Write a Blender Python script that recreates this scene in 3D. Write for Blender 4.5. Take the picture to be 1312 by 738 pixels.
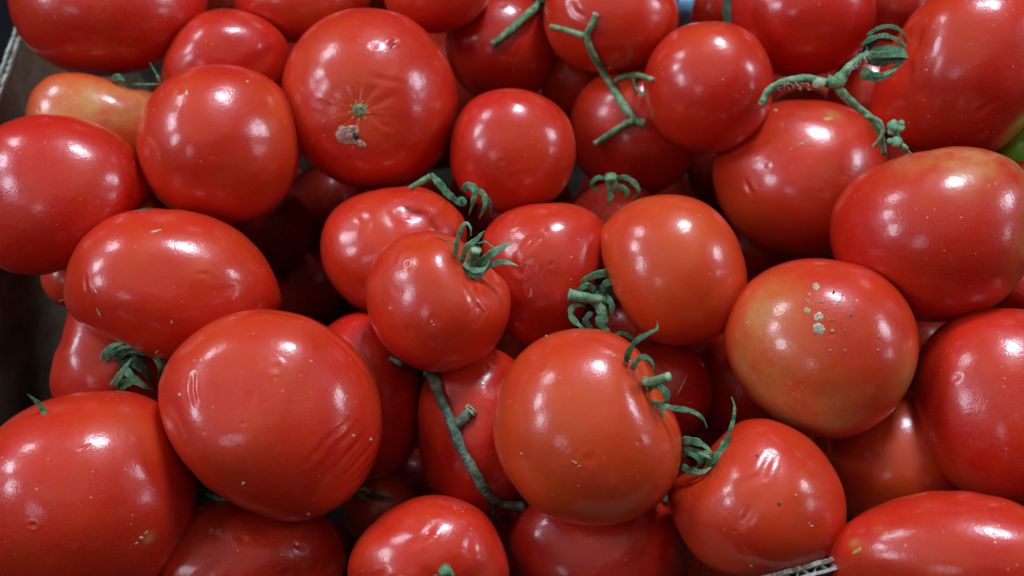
import bpy, bmesh, math, random
import numpy as np
from mathutils import Vector, Matrix
from mathutils.bvhtree import BVHTree

for o in list(bpy.data.objects): bpy.data.objects.remove(o)
scene = bpy.context.scene
R = math.radians

# ------------------------------------------------------------------ camera
F = 1584.0                      # focal length in pixels of the 1312 px wide photograph
TILT = R(28)
D0 = 0.52
cam_d = bpy.data.cameras.new('camera')
cam = bpy.data.objects.new('camera', cam_d); scene.collection.objects.link(cam)
cam_d.sensor_width = 36.0; cam_d.lens = 36.0 * F / 1312.0
cam_d.clip_start = 0.02; cam_d.clip_end = 50
CAM_LOC = Vector((0.0, -D0 * math.sin(TILT), 0.30 + D0 * math.cos(TILT)))
cam.location = CAM_LOC; cam.rotation_euler = (TILT, 0, 0)
cam_d.dof.use_dof = True; cam_d.dof.focus_distance = 0.475; cam_d.dof.aperture_fstop = 8
scene.camera = cam
CM = Matrix.Translation(CAM_LOC) @ Matrix.Rotation(TILT, 4, 'X')
CR = np.array(CM.to_3x3()); CT = np.array(CAM_LOC)
def to_world(p):                # camera frame (x right, y up, z back) -> world
    return np.asarray(p) @ CR.T + CT
def px(u, v, D):                # a point seen at (u, v) in the photograph at depth D, camera frame
    return np.array([(u - 656) / F * D, (369 - v) / F * D, -D])

# ------------------------------------------------------------------ light
world = bpy.data.worlds.new('World'); scene.world = world; world.use_nodes = True
bg = world.node_tree.nodes['Background']
bg.inputs[0].default_value = (0.62, 0.78, 1.0, 1); bg.inputs[1].default_value = 0.015
def lamp(name, direction, dist, size, power, col=(0.73, 0.83, 1.0), size_y=None):
    """a ceiling lamp; direction is given in the camera's axes and turned into a world position"""
    d = bpy.data.lights.new(name, 'AREA'); d.shape = 'DISK' if size_y is None else 'RECTANGLE'
    d.size = size; d.energy = power; d.color = col
    if size_y: d.size_y = size_y
    o = bpy.data.objects.new(name, d); scene.collection.objects.link(o)
    v = Vector(direction).normalized() * dist
    target = Vector((0, 0, 0.30))
    o.location = target + (CM.to_3x3() @ v)
    o.rotation_euler = (target - o.location).to_track_quat('-Z', 'Y').to_euler()
    return o
lamp('ceiling_lamp', (0.22, 0.90, 0.42), 2.2, 0.52, 46)
lamp('ceiling_lamp', (-0.62, 0.72, 0.30), 2.3, 0.44, 12)
lamp('ceiling_lamp', (-0.80, 0.40, 0.42), 2.2, 0.46, 14)
lamp('ceiling_lamp', (-0.76, 0.10, 0.62), 2.2, 0.48, 12)
lamp('ceiling_lamp', (-0.40, -0.20, 0.88), 2.4, 0.42, 2.5)
lamp('ceiling_lamp', (0.90, 0.36, 0.35), 2.2, 0.52, 15)
lamp('ceiling_lamp', (0.95, -0.05, 0.40), 2.3, 0.36, 3)
lamp('pale_ceiling', (-0.02, 0.50, 0.87), 2.3, 3.1, 11, col=(1.0, 0.95, 0.88))

scene.view_settings.view_transform = 'Standard'
scene.view_settings.look = 'None'
scene.view_settings.exposure = -0.18
scene.render.engine = 'CYCLES'
scene.cycles.max_bounces = 5; scene.cycles.diffuse_bounces = 3; scene.cycles.glossy_bounces = 3; scene.cycles.transmission_bounces = 1
scene.cycles.caustics_reflective = False; scene.cycles.caustics_refractive = False; scene.cycles.sample_clamp_indirect = 1.5

# ------------------------------------------------------------------ materials
def mat(name):
    m = bpy.data.materials.new(name); m.use_nodes = True
    nt = m.node_tree; b = nt.nodes['Principled BSDF']
    return m, nt, b
def N(nt, t, **kw):
    n = nt.nodes.new(t)
    for k, v in kw.items():
        if k.startswith('i_'): n.inputs[k[2:].replace('_', ' ')].default_value = v
        else: setattr(n, k, v)
    return n
def ramp(nt, fac, stops):
    r = nt.nodes.new('ShaderNodeValToRGB'); e = r.color_ramp.elements
    while len(e) < len(stops): e.new(0.5)
    for el, (p, c) in zip(e, stops):
        el.position = p; el.color = (c, c, c, 1) if not hasattr(c, '__len__') else (*c, 1)
    nt.links.new(fac, r.inputs[0]); return r.outputs[0]
def mix(nt, fac, a, b, mode='MIX'):
    m = nt.nodes.new('ShaderNodeMix'); m.data_type = 'RGBA'; m.blend_type = mode
    for sock, val in ((m.inputs[0], fac), (m.inputs[6], a), (m.inputs[7], b)):
        if hasattr(val, 'is_output'): nt.links.new(val, sock)
        elif hasattr(val, '__len__'): sock.default_value = (*val, 1)
        else: sock.default_value = val
    return m.outputs[2]
def math_(nt, op, a, b=None):
    m = nt.nodes.new('ShaderNodeMath'); m.operation = op
    for s, v in zip(m.inputs, (a, b)):
        if v is None: continue
        if hasattr(v, 'is_output'): nt.links.new(v, s)
        else: s.default_value = v
    return m.outputs[0]

def skin_material():
    m, nt, b = mat('tomato_skin')
    L = nt.links.new
    tc = N(nt, 'ShaderNodeTexCoord'); oi = N(nt, 'ShaderNodeObjectInfo')
    add = N(nt, 'ShaderNodeVectorMath', operation='ADD')
    L(tc.outputs['Object'], add.inputs[0])
    sc = N(nt, 'ShaderNodeVectorMath', operation='SCALE'); L(oi.outputs['Random'], sc.inputs['Scale']); sc.inputs[0].default_value = (7, 3, 5)
    L(sc.outputs[0], add.inputs[1]); P = add.outputs[0]
    def noise(scale, detail=3, rough=0.5):
        n = N(nt, 'ShaderNodeTexNoise'); n.inputs['Scale'].default_value = scale
        n.inputs['Detail'].default_value = detail; n.inputs['Roughness'].default_value = rough
        L(P, n.inputs['Vector']); return n.outputs['Fac']
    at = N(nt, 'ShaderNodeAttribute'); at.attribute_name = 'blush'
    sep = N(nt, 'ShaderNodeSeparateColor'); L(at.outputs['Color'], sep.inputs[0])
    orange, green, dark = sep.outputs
    red = mix(nt, noise(28, 2), (0.48, 0.004, 0.002), (0.58, 0.009, 0.003))
    org = mix(nt, noise(60, 3), (0.58, 0.034, 0.005), (0.62, 0.085, 0.010))
    orange = math_(nt, 'ADD', orange, math_(nt, 'MULTIPLY', math_(nt, 'SUBTRACT', oi.outputs['Random'], 0.15), 0.34))
    of = math_(nt, 'ADD', orange, math_(nt, 'MULTIPLY', math_(nt, 'SUBTRACT', noise(38, 5, .6), 0.5), 1.35))
    col = mix(nt, ramp(nt, of, [(0.0, 0.0), (1.0, 1.0)]), red, org)
    green = math_(nt, 'MULTIPLY', green, ramp(nt, noise(52, 5, .65), [(0.34, 0.15), (0.60, 1.25)]))
    col = mix(nt, green, col, mix(nt, noise(110, 3), (0.42, 0.21, 0.045), (0.62, 0.36, 0.12)))
    col = mix(nt, dark, col, (0.075, 0.004, 0.003))  # darker red patches, and shade painted into the gap tomatoes
    # fine mottling of the flesh below the skin
    mo = noise(1500, 2, .7)
    col = mix(nt, math_(nt, 'MULTIPLY', ramp(nt, mo, [(0.42, 0.0), (0.70, 1.0)]), 0.62), col, (0.62, 0.040, 0.014))
    # pale pin dots
    vo = N(nt, 'ShaderNodeTexVoronoi'); vo.inputs['Scale'].default_value = 330; L(P, vo.inputs['Vector'])
    dotm = ramp(nt, vo.outputs['Distance'], [(0.06, 1.0), (0.15, 0.0)])
    sc2 = N(nt, 'ShaderNodeSeparateColor'); L(vo.outputs['Color'], sc2.inputs[0])
    sel = ramp(nt, sc2.outputs[0], [(0.72, 0.0), (0.80, 1.0)])
    dots = math_(nt, 'MULTIPLY', dotm, math_(nt, 'MULTIPLY', sel, ramp(nt, noise(40, 2), [(0.40, 0.0), (0.62, 0.85)])))
    col = mix(nt, dots, col, (0.80, 0.36, 0.24))
    # dust and dried water marks
    dust = ramp(nt, noise(75, 8, .72), [(0.53, 0.0), (0.72, 1.0)])
    col = mix(nt, math_(nt, 'MULTIPLY', dust, 0.05), col, (0.60, 0.30, 0.26))
    L(col, b.inputs['Base Color'])
    ro = ramp(nt, noise(55, 6, .65), [(0.3, 0.33), (0.7, 0.44)])
    L(ro, b.inputs['Roughness'])
    b.inputs['Specular IOR Level'].default_value = 0.35
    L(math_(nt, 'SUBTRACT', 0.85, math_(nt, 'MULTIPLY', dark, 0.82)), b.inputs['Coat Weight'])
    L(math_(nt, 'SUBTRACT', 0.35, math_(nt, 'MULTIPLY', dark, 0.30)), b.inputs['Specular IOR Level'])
    b.inputs['Coat IOR'].default_value = 1.42
    cr = ramp(nt, noise(80, 6, .7), [(0.3, 0.13), (0.75, 0.23)])
    L(cr, b.inputs['Coat Roughness'])
    b.inputs['Subsurface Weight'].default_value = 0.06
    b.inputs['Subsurface Radius'].default_value = (1.0, 0.25, 0.12)
    b.inputs['Subsurface Scale'].default_value = 0.006
    # relief: waxy orange-peel, faint lenticels
    bp = N(nt, 'ShaderNodeBump'); bp.inputs['Strength'].default_value = 0.42; bp.inputs['Distance'].default_value = 0.0007
    h = math_(nt, 'ADD', math_(nt, 'MULTIPLY', noise(130, 4), 0.8), math_(nt, 'MULTIPLY', noise(1400, 1), 0.12))
    h = math_(nt, 'ADD', h, math_(nt, 'MULTIPLY', dots, 0.25))
    L(h, bp.inputs['Height']); L(bp.outputs[0], b.inputs['Normal']); L(bp.outputs[0], b.inputs['Coat Normal'])
    return m
SKIN = skin_material()

def plain(name, cols, scale, rough=0.6, bump=0.3, dist=0.0005, spec=0.4, detail=4, sss=0, bscale=None):
    m, nt, b = mat(name); L = nt.links.new
    tc = N(nt, 'ShaderNodeTexCoord')
    n = N(nt, 'ShaderNodeTexNoise'); n.inputs['Scale'].default_value = scale; n.inputs['Detail'].default_value = detail
    n.inputs['Roughness'].default_value = .65
    L(tc.outputs['Object'], n.inputs['Vector'])
    k = len(cols)
    c = ramp(nt, n.outputs['Fac'], [(0.3 + 0.4 * i / (k - 1), c) for i, c in enumerate(cols)])
    L(c, b.inputs['Base Color']); b.inputs['Roughness'].default_value = rough
    b.inputs['Specular IOR Level'].default_value = spec
    n2 = N(nt, 'ShaderNodeTexNoise'); n2.inputs['Scale'].default_value = bscale or scale * 2.5; n2.inputs['Detail'].default_value = 3
    L(tc.outputs['Object'], n2.inputs['Vector'])
    bp = N(nt, 'ShaderNodeBump'); bp.inputs['Strength'].default_value = bump; bp.inputs['Distance'].default_value = dist
    L(n2.outputs['Fac'], bp.inputs['Height']); L(bp.outputs[0], b.inputs['Normal'])
    if sss:
        b.inputs['Subsurface Weight'].default_value = sss; b.inputs['Subsurface Scale'].default_value = 0.002
    return m
STEM = plain('vine_green', [(0.045, 0.11, 0.045), (0.13, 0.27, 0.125), (0.34, 0.45, 0.25)], 260, 0.6, 0.6, 0.0006)
VINE_DULL = plain('dull_vine', [(0.035, 0.08, 0.05), (0.09, 0.17, 0.11), (0.26, 0.34, 0.24)], 300, 0.75, 0.9, 0.0009)
SEPAL = plain('sepal_green', [(0.02, 0.075, 0.03), (0.06, 0.19, 0.085), (0.24, 0.35, 0.17)], 300, 0.6, 0.6, 0.0004)
SEPAL_PALE = plain('sepal_pale', [(0.05, 0.19, 0.09), (0.13, 0.34, 0.18), (0.32, 0.50, 0.31)], 300, 0.55, 0.6, 0.0004)
DARKSTEM = plain('dry_stem', [(0.012, 0.03, 0.02), (0.03, 0.06, 0.035), (0.07, 0.10, 0.07)], 300, 0.8, 0.6, 0.0004)
CUT = plain('cut_stem_end', [(0.25, 0.33, 0.2), (0.5, 0.52, 0.38)], 500, 0.8, 0.6, 0.0004)
HAIR = plain('stem_hair', [(0.25, 0.32, 0.2), (0.5, 0.52, 0.42)], 300, 0.6, 0.1)
CORK = plain('corky_scab', [(0.22, 0.12, 0.06), (0.58, 0.46, 0.30), (0.80, 0.70, 0.52)], 420, 0.85, 1.0, 0.0008)
WOUND = plain('torn_flesh', [(0.20, 0.05, 0.03), (0.46, 0.24, 0.16), (0.72, 0.60, 0.48)], 520, 0.75, 1.0, 0.0008)
SCABBLUE = plain('grey_mould', [(0.20, 0.14, 0.09), (0.42, 0.38, 0.30), (0.66, 0.58, 0.44)], 500, 0.85, 1.0, 0.0006)
DARKSPOT = plain('dark_fleck', [(0.02, 0.015, 0.012), (0.07, 0.05, 0.04)], 500, 0.7, 0.5)
SCARGREEN = plain('stem_scar', [(0.05, 0.05, 0.025), (0.22, 0.26, 0.13), (0.42, 0.40, 0.22)], 500, 0.8, 1.0, 0.0008)
KRAFT = plain('cardboard_kraft', [(0.15, 0.10, 0.06), (0.25, 0.175, 0.11), (0.37, 0.28, 0.19)], 60, 0.85, 0.25, 0.0004, 0.2, 8, bscale=700)
LINER = plain('cardboard_white', [(0.18, 0.17, 0.14), (0.36, 0.35, 0.30), (0.54, 0.53, 0.46)], 160, 0.85, 0.5, 0.0005, 0.2, 8, bscale=900)
BOTTOM_SHADE = plain('bottom_painted_shade', [(0.008, 0.006, 0.005), (0.02, 0.015, 0.012)], 60, 1.0, 0.25, spec=0.03)  # cardboard bottom coloured near black, standing in for shade in the gaps
FLOORM = plain('dark_floor', [(0.004, 0.004, 0.005), (0.01, 0.01, 0.011)], 6, 1.0, 0.2, spec=0.05)
PEPPER = plain('pepper_green', [(0.10, 0.34, 0.02), (0.18, 0.48, 0.04), (0.28, 0.60, 0.08)], 40, 0.3, 0.2, 0.0005, 0.5)
BLUE = plain('blue_plastic', [(0.03, 0.16, 0.26), (0.10, 0.30, 0.44)], 50, 0.3, 0.4, 0.001, 0.5)

# ------------------------------------------------------------------ tomato shapes
def ico(sub):
    bm = bmesh.new(); bmesh.ops.create_icosphere(bm, subdivisions=sub, radius=1.0)
    v = np.array([x.co[:] for x in bm.verts]); f = np.array([[q.index for q in x.verts] for x in bm.faces], dtype=np.int32)
    bm.free(); v += np.array([0, 0, 0.35]); v /= np.linalg.norm(v, axis=1)[:, None]
    return v, f
ICO = {s: ico(s) for s in (5, 6, 7)}

def unit(v): v = np.asarray(v, float); return v / np.linalg.norm(v)
class T: pass
TOM = {}
ORDER = []
def tomato(key, u, v, a, b, ang=0, cz=None, h=0.0, sub=6, tol=0.925, rib=0.35, stem=None, ribs=0, cav=0.0, wob=0.012, dents=(), creases=(), folds=(),
           org=(), grn=(), drk=(), base_o=0.2, pits=5, label='', rings=()):
    t = T(); t.__dict__.update(locals()); t.cz = cz or 0.93 * (a + b) / 2
    t.ang = R(ang); t.rng = np.random.RandomState(sum(ord(c) * 31 ** i for i, c in enumerate(key)) % 99991)
    TOM[key] = t; ORDER.append(key)

def s_dir(t, p):
    """photo point (or explicit 3-vector) -> unit vector in the tomato's own sphere space"""
    if len(p) == 3: return unit(p)
    dx, dy = p[0] - t.u, -(p[1] - t.v)
    c, s = math.cos(-t.ang), math.sin(-t.ang)
    x, y = (c * dx - s * dy) / t.a, (s * dx + c * dy) / t.b
    r = math.hypot(x, y)
    if r > 0.999: x, y = x / r * 0.999, y / r * 0.999
    return np.array([x, y, math.sqrt(max(0, 1 - x * x - y * y))])

def shape(t, d):
    """radius multiplier for unit directions d, and blush colours"""
    rng = np.random.RandomState(t.rng.get_state()[1][0] % 100000)
    m = np.ones(len(d)); ra = (t.a + t.b) / 2
    for k in range(7):
        kv = unit(rng.normal(size=3)) * rng.uniform(1.6, 4.6); m += t.wob * 1.1 * np.sin(d @ kv + rng.uniform(0, 6.3)) / (1 + .15 * k)
    for k in range(6):
        kv = unit(rng.normal(size=3)) * rng.uniform(6, 11); m += t.wob * 0.20 * np.sin(d @ kv + rng.uniform(0, 6.3))
    if t.wob >= 0.015:
        for k in range(7):
            kv = unit(rng.normal(size=3)) * rng.uniform(11, 22); s_ = np.sin(d @ kv + rng.uniform(0, 6.3) + 1.5 * np.sin(d @ (unit(rng.normal(size=3)) * 5)))
            m += t.wob * 0.045 * s_ * np.clip(np.sin(d @ (unit(rng.normal(size=3)) * 3) + rng.uniform(0, 6)) + .2, 0, 1) * 1.5
    dw = d + 0.0
    for k in range(3):
        for q in range(3): kv = unit(rng.normal(size=3)) * rng.uniform(18, 34); dw[:, k] += 0.012 * np.sin(d @ kv + rng.uniform(0, 6.3))
    dw /= np.linalg.norm(dw, axis=1)[:, None]
    # slightly square shoulders
    m *= (1 + 0.018 * (1 - (d ** 4).sum(1)))
    st = t.stem
    if st is not None:
        S = s_dir(t, st); ct = np.clip(d @ S, -1, 1); th = np.arccos(ct)
        e1 = unit(np.cross(S, [0.3, 0.5, 0.81])); e2 = np.cross(S, e1)
        az = np.arctan2(d @ e2, d @ e1)
        if t.ribs:
            wv = np.cos(t.ribs * az + 0.5 * np.sin(2 * az + 1) + rng.uniform(0, 6))
            m += 0.045 * t.rib * wv * np.exp(-((th - 0.45) / 0.42) ** 2)
            m += 0.016 * t.rib * np.cos(2 * t.ribs * az + 1.0) * np.exp(-((th - 0.22) / 0.16) ** 2)
        m -= t.cav * np.exp(-(th / 0.30) ** 2)
        m += t.cav * 0.16 * np.exp(-((th - 0.62) / 0.3) ** 2)
    for (p, rad, dep) in t.dents:
        c = s_dir(t, p); th = np.arccos(np.clip(d @ c, -1, 1)); m -= dep * np.exp(-(th / (rad / ra)) ** 2)
    for (p, rad, dep) in t.rings:                      # small ring shaped blemish
        c = s_dir(t, p); th = np.arccos(np.clip(dw @ c, -1, 1)) / (rad / ra)
        m += .40 * dep * np.exp(-((th - 1) / 0.38) ** 2) * (1 + np.sin(7 * dw[:, 0] / rad * 10)) * .6 - .75 * dep * 1.0 * np.exp(-(th / 0.5) ** 2)
    for k in range(t.pits):                             # natural small pits and bruises
        c = unit(rng.normal(size=3) + np.array([0, 0, 0.9])); rad = rng.uniform(2.5, 7) / ra
        th = np.arccos(np.clip(dw @ c, -1, 1)); dep = rng.uniform(0.003, 0.007)
        m -= dep * np.exp(-(th / rad) ** 2) - dep * .4 * np.exp(-((th - rad * 1.7) / (rad * .6)) ** 2)
    def seg_dist(pts):
        best = np.full(len(d), 9.0); q = [s_dir(t, p) for p in pts]; fine = []
        for i in range(len(q) - 1):
            for s in np.linspace(0, 1, 7)[:-1]: fine.append(unit(q[i] * (1 - s) + q[i + 1] * s))
        fine.append(unit(q[-1]))
        n = len(fine); along = np.zeros(len(d))
        for i in range(n - 1):
            A, B = fine[i], fine[i + 1]; AB = B - A; l2 = AB @ AB
            w = np.clip(((dw - A) @ AB) / l2, 0, 1)
            dd = np.linalg.norm(dw - (A + w[:, None] * AB), axis=1)
            k = dd < best; best[k] = dd[k]; along[k] = ((i + w[k]) / (n - 1))
        return best, along
    dw = d * .75 + dw * .25; dw /= np.linalg.norm(dw, axis=1)[:, None]
    for (pts, wpx, dep) in t.creases:
        dd, al = seg_dist(pts); w = wpx / ra; prof = np.sin(np.pi * np.clip(al, 0.04, 0.96)) ** 0.5
        m -= dep * prof * (np.exp(-(dd / w) ** 2) - 0.45 * np.exp(-((dd - 1.9 * w) / w) ** 2))
    col = np.zeros((len(d), 4)); col[:, 3] = 1; col[:, 0] = t.base_o
    for ch, lst in ((0, t.org), (1, t.grn), (2, t.drk)):
        for (p, rad, amt) in lst:
            c = s_dir(t, p); th = np.arccos(np.clip(d @ c, -1, 1)); col[:, ch] += amt * np.exp(-(th / (rad / ra)) ** 2)
    if st is not None and t.cav > 0.03:
        col[:, 0] += 0.25 * np.exp(-(th * 0 + np.arccos(np.clip(d @ S, -1, 1)) / 0.45) ** 2)
    return m, np.clip(col, 0, 1)

def local_axes(t):
    z = -unit(px(t.u, t.v, 1.0)); x = unit(np.cross([0, 1, 0], z)); y = np.cross(z, x)
    return np.stack([x, y, z])          # rows
def verts_cam(t, sub):
    d, f = ICO[sub]; m, col = shape(t, d)
    s = t.D / F
    p = d * m[:, None]
    ol = OUTLINE.get(t.key)
    if ol is not None:                                  # silhouette of this very tomato, eased in away from the middle
        c, sn = math.cos(t.ang), math.sin(t.ang)
        x, y = d[:, 0] * t.a, d[:, 1] * t.b; X, Y = c * x - sn * y, sn * x + c * y
        P_ = np.array(ol, float); ox, oy = P_[:, 0] - t.u, t.v - P_[:, 1]
        an, rr = np.arctan2(oy, ox), np.hypot(ox, oy)
        i_ = np.argsort(an); an, rr = an[i_], rr[i_]
        th = np.linspace(-np.pi, np.pi, 721)[:-1]
        r = np.interp(th, np.concatenate([an - 2 * np.pi, an, an + 2 * np.pi]), np.tile(rr, 3))
        w = np.exp(-(np.arange(-24, 25) / 9.0) ** 2); w /= w.sum()
        r = np.convolve(np.concatenate([r[-24:], r, r[:24]]), w, 'valid')
        ca, sa = np.cos(th - t.ang), np.sin(th - t.ang); re = 1 / np.sqrt((ca / t.a) ** 2 + (sa / t.b) ** 2)
        kk = np.interp(np.arctan2(Y, X), th, r / re, period=2 * np.pi)
        q = np.clip(d[:, 0] ** 2 + d[:, 1] ** 2, 0, 1); wgt = q * (0.35 + 0.65 * q)
        g = 1 + (kk - 1) * wgt; mm = 1 + (m - 1) * (1 - 0.6 * wgt)
        p = d * mm[:, None]; p[:, 0] *= g; p[:, 1] *= g
    x, y = p[:, 0] * t.a * s, p[:, 1] * t.b * s
    c, sn = math.cos(t.ang), math.sin(t.ang)
    q = np.stack([c * x - sn * y, sn * x + c * y, p[:, 2] * t.cz * s], 1)
    return q @ t.ax, f, col             # relative to the centre, camera axes
def rad_in(t, w):
    l = t.ax @ w; c, sn = math.cos(-t.ang), math.sin(-t.ang); s = t.D / F
    x, y = c * l[0] - sn * l[1], sn * l[0] + c * l[1]
    return 1 / math.sqrt((x / (t.a * s)) ** 2 + (y / (t.b * s)) ** 2 + (l[2] / (t.cz * s)) ** 2)

TOL = 0.945
def place_all():
    placed = []
    for k in ORDER:
        t = TOM[k]; t.ax = local_axes(t)
        D = D0 / (1 - math.tan(TILT) * (369 - t.v) / F) - t.h
        while D < 0.95:
            t.D = D; t.c = px(t.u, t.v, D); ok = True
            for o in placed:
                w = t.c - o.c; L = np.linalg.norm(w); w = w / L
                if L < min(t.tol, o.tol) * (rad_in(t, w) + rad_in(o, -w)): ok = False; break
            if ok: break
            D += 0.0012
        placed.append(t)
    if 0:
        for t in placed: print(t.key, round(t.D, 3))

# ------------------------------------------------------------------ the tomatoes, front ones first
tomato('vine_front', 752, 547, 120, 127, -12, h=.022, sub=7, stem=(850, 500), cav=.13, base_o=.72, ribs=0, wob=.010,
       dents=[((868, 512), 22, .05)], creases=[([(752, 436), (790, 447), (830, 470), (848, 500)], 8, .040), ([(846, 505), (860, 530), (866, 560)], 6, .03)],
       rings=[((815, 565), 7, .008)], pits=3, org=[((700, 580), 70, .25), ((800, 500), 60, .2)],
       label='bright orange-red tomato at front centre with curling green calyx on its right shoulder')
tomato('big_front', 347, 531, 140, 137, 8, h=.022, sub=7, base_o=.25, wob=.022, pits=6,
       creases=[([(340, 402), (385, 408), (425, 433), (455, 468), (470, 490)], 6, .022), ([(400, 598), (425, 568), (450, 545)], 5, .008), ([(412, 604), (438, 576), (462, 552)], 4, .007),
                ([(424, 612), (450, 588), (474, 560)], 4, .009), ([(390, 590), (412, 562), (438, 540)], 4, .008), ([(437, 618), (460, 598), (478, 575)], 3, .008),
                ([(256, 482), (254, 500), (258, 516)], 3, .012), ([(322, 470), (326, 500), (320, 522)], 5, .006)],
       rings=[((313, 541), 6, .010), ((352, 472), 9, .006)], dents=[((395, 470), 60, .014), ((330, 500), 35, .010)], org=[((300, 440), 80, .3)],
       label='largest red tomato at front left with fine diagonal wrinkles on its lower right')
tomato('yellow_flushed', 1190, 302, 124, 111, -4, h=.024, sub=7, base_o=.12, wob=.010, pits=2, dents=[((1140, 210), 40, .018), ((1255, 330), 60, .012)],
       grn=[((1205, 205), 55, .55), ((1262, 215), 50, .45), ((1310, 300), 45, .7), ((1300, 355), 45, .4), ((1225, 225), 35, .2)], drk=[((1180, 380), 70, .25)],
       label='large round tomato at right with yellowish rim, lying on the blotched orange one')
tomato('wilted_calyx', 560, 387, 92, 93, 0, h=.024, sub=7, stem=(612, 345), cav=.17, ribs=0, base_o=.15, wob=0.016, pits=9,
       dents=[((640, 338), 20, .05)], creases=[([(508, 338), (512, 326), (522, 322)], 4, .012), ([(595, 403), (606, 392), (612, 400), (606, 412)], 3, .012), ([(600, 355), (597, 375), (603, 395)], 4, .008),
       ([(620, 360), (633, 372), (640, 390)], 4, .014), ([(608, 352), (612, 366), (608, 378)], 3, .010), ([(630, 352), (645, 362), (650, 378)], 4, .012)],
       label='small wrinkled tomato in the centre with upright wilted green calyx')
tomato('flat_topped', 283, 186, 103, 102, 0, h=.018, sub=7, base_o=.16, wob=.015, pits=3, rings=[((269, 198), 4.5, .008), ((235, 146), 5, .005)],
       dents=[((285, 140), 45, .012), ((292, 190), 34, -.006)], creases=[([(340, 112), (346, 120), (352, 127)], 4, .010), ([(238, 124), (239, 112)], 4, .02)],
       org=[((345, 130), 40, .5), ((240, 120), 20, .4)], label='round red tomato at upper left with a small puncture below its middle')
tomato('lower_left', 110, 632, 137, 131, 14, h=.012, sub=7, base_o=.22, wob=.010, pits=3, grn=[((182, 688), 7, .8)], org=[((130, 540), 60, .5), ((170, 560), 40, .3)],
       creases=[([(101, 579), (108, 577), (113, 574)], 1.8, .006)], rings=[((50, 666), 6, .008)],
       label='big smooth tomato in the lower left corner with a tiny pale star mark')
tomato('bottom_right', 1228, 716, 174, 84, -2, cz=95, h=.02, sub=7, base_o=.08, wob=.010, pits=2, dents=[((1160, 745), 22, .02), ((1070, 745), 30, -.02)], org=[((1100, 706), 16, .5)],
       grn=[((1100, 705), 9, .5), ((1133, 684), 9, .4)],
       label='long oval dark red tomato in the bottom right corner')
tomato('small_round', 908, 111, 83, 84, 0, h=.014, sub=6, base_o=.14, wob=.010, pits=2, dents=[((905, 20), 16, .02)], org=[((905, 45), 35, .6)], rings=[((872, 64), 9, .005)],
       label='round red tomato right of the forked loose stem, overlapping its tip')
tomato('scarred', 474, 129, 113, 115, 0, h=.010, sub=7, stem=(460, 143), cav=.05, ribs=11, rib=.05, base_o=.18, wob=0.011, pits=3,
       dents=[((452, 172), 14, .016)], creases=[([(470, 100), (490, 104), (512, 108)], 4, .006), ([(405, 130), (425, 136), (440, 140)], 5, .004), ([(478, 148), (490, 158), (500, 160)], 4, .006), ([(520, 172), (530, 170)], 4, .004), ([(498, 62), (505, 56)], 3, .012),
       ([(468, 152), (474, 168), (482, 180)], 4, .004), ([(476, 134), (492, 126), (500, 124)], 4, .004)],
       org=[((430, 60), 50, .35), ((470, 143), 22, .3)], label='large round tomato at top showing a stem scar and a torn brown wound')
tomato('orange_shoulder', 861, 346, 93, 98, 6, h=.012, sub=7, base_o=.72, wob=.011, pits=3, dents=[((765, 330), 30, .02)], org=[((885, 290), 40, .35), ((820, 400), 60, .15)], grn=[((880, 285), 18, .25)],
       label='orange-red tomato right of centre, touching the green calyx on its left side')
tomato('kidney', 88, 252, 103, 100, 12, h=.012, sub=7, base_o=.08, wob=.012, pits=3, dents=[((178, 196), 16, .04)],
       creases=[([(10, 186), (18, 180), (26, 178)], 5, .010), ([(160, 186), (170, 215), (168, 250), (158, 285)], 14, .035)], label='dark red kidney shaped tomato at the left edge beside the cardboard wall')
tomato('slanted_oval', 224, 367, 139, 97, -9, tol=.82, h=.006, sub=7, base_o=.30, wob=.015, pits=6, dents=[((214, 362), 40, .020), ((150, 310), 40, .010)], stem=(96, 350), cav=.05,
       creases=[([(98, 375), (108, 405), (128, 430), (150, 446)], 9, .020), ([(112, 380), (120, 400), (135, 420)], 5, .008), ([(250, 352), (262, 352), (266, 356)], 4, .005), ([(120, 355), (124, 375), (122, 388)], 3, .010), ([(262, 378), (290, 372), (300, 368)], 6, .006)],
       org=[((260, 320), 90, .25)], label='large slanted oval tomato at left with puckered left end above the dark calyx')
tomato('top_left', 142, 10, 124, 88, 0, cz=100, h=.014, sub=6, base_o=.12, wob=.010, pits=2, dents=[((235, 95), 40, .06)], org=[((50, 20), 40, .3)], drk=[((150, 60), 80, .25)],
       label='large dark red tomato in the top left corner over the box edge')
tomato('shouldered', 1238, 88, 112, 117, -35, h=.016, sub=7, base_o=.14, wob=.014, pits=2, stem=(1150, 62), cav=.10, dents=[((1172, 42), 24, .03), ((1165, 15), 30, -.03), ((1255, 135), 22, .022), ((1292, 180), 30, .03)],
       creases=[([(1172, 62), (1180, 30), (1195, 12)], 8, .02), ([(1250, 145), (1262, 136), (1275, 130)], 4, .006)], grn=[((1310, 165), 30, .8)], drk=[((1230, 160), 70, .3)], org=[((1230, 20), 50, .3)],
       label='big lumpy tomato in the top right corner attached to the thick green stem')
tomato('hairline', 1024, 231, 109, 101, -14, h=.004, sub=7, base_o=.28, wob=0.015, pits=6, rings=[((1014, 211), 6, .008), ((986, 212), 8, .005)], dents=[((1000, 190), 40, .012)],
       creases=[([(960, 232), (963, 240), (966, 246)], 4, .012)], org=[((960, 260), 60, .3), ((1060, 160), 50, .2)], grn=[((1062, 152), 12, .6)],
       label='tomato beneath the thick green stem with a hairline scratch near its top')
tomato('tendril_neighbour', 655, 194, 82, 81, 0, h=.004, sub=6, base_o=.28, wob=.012, pits=4, creases=[([(655, 224), (668, 222), (680, 221)], 3, .010)], org=[((700, 185), 40, .3)],
       label='small round tomato just below the tip of the upper short stem')
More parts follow.
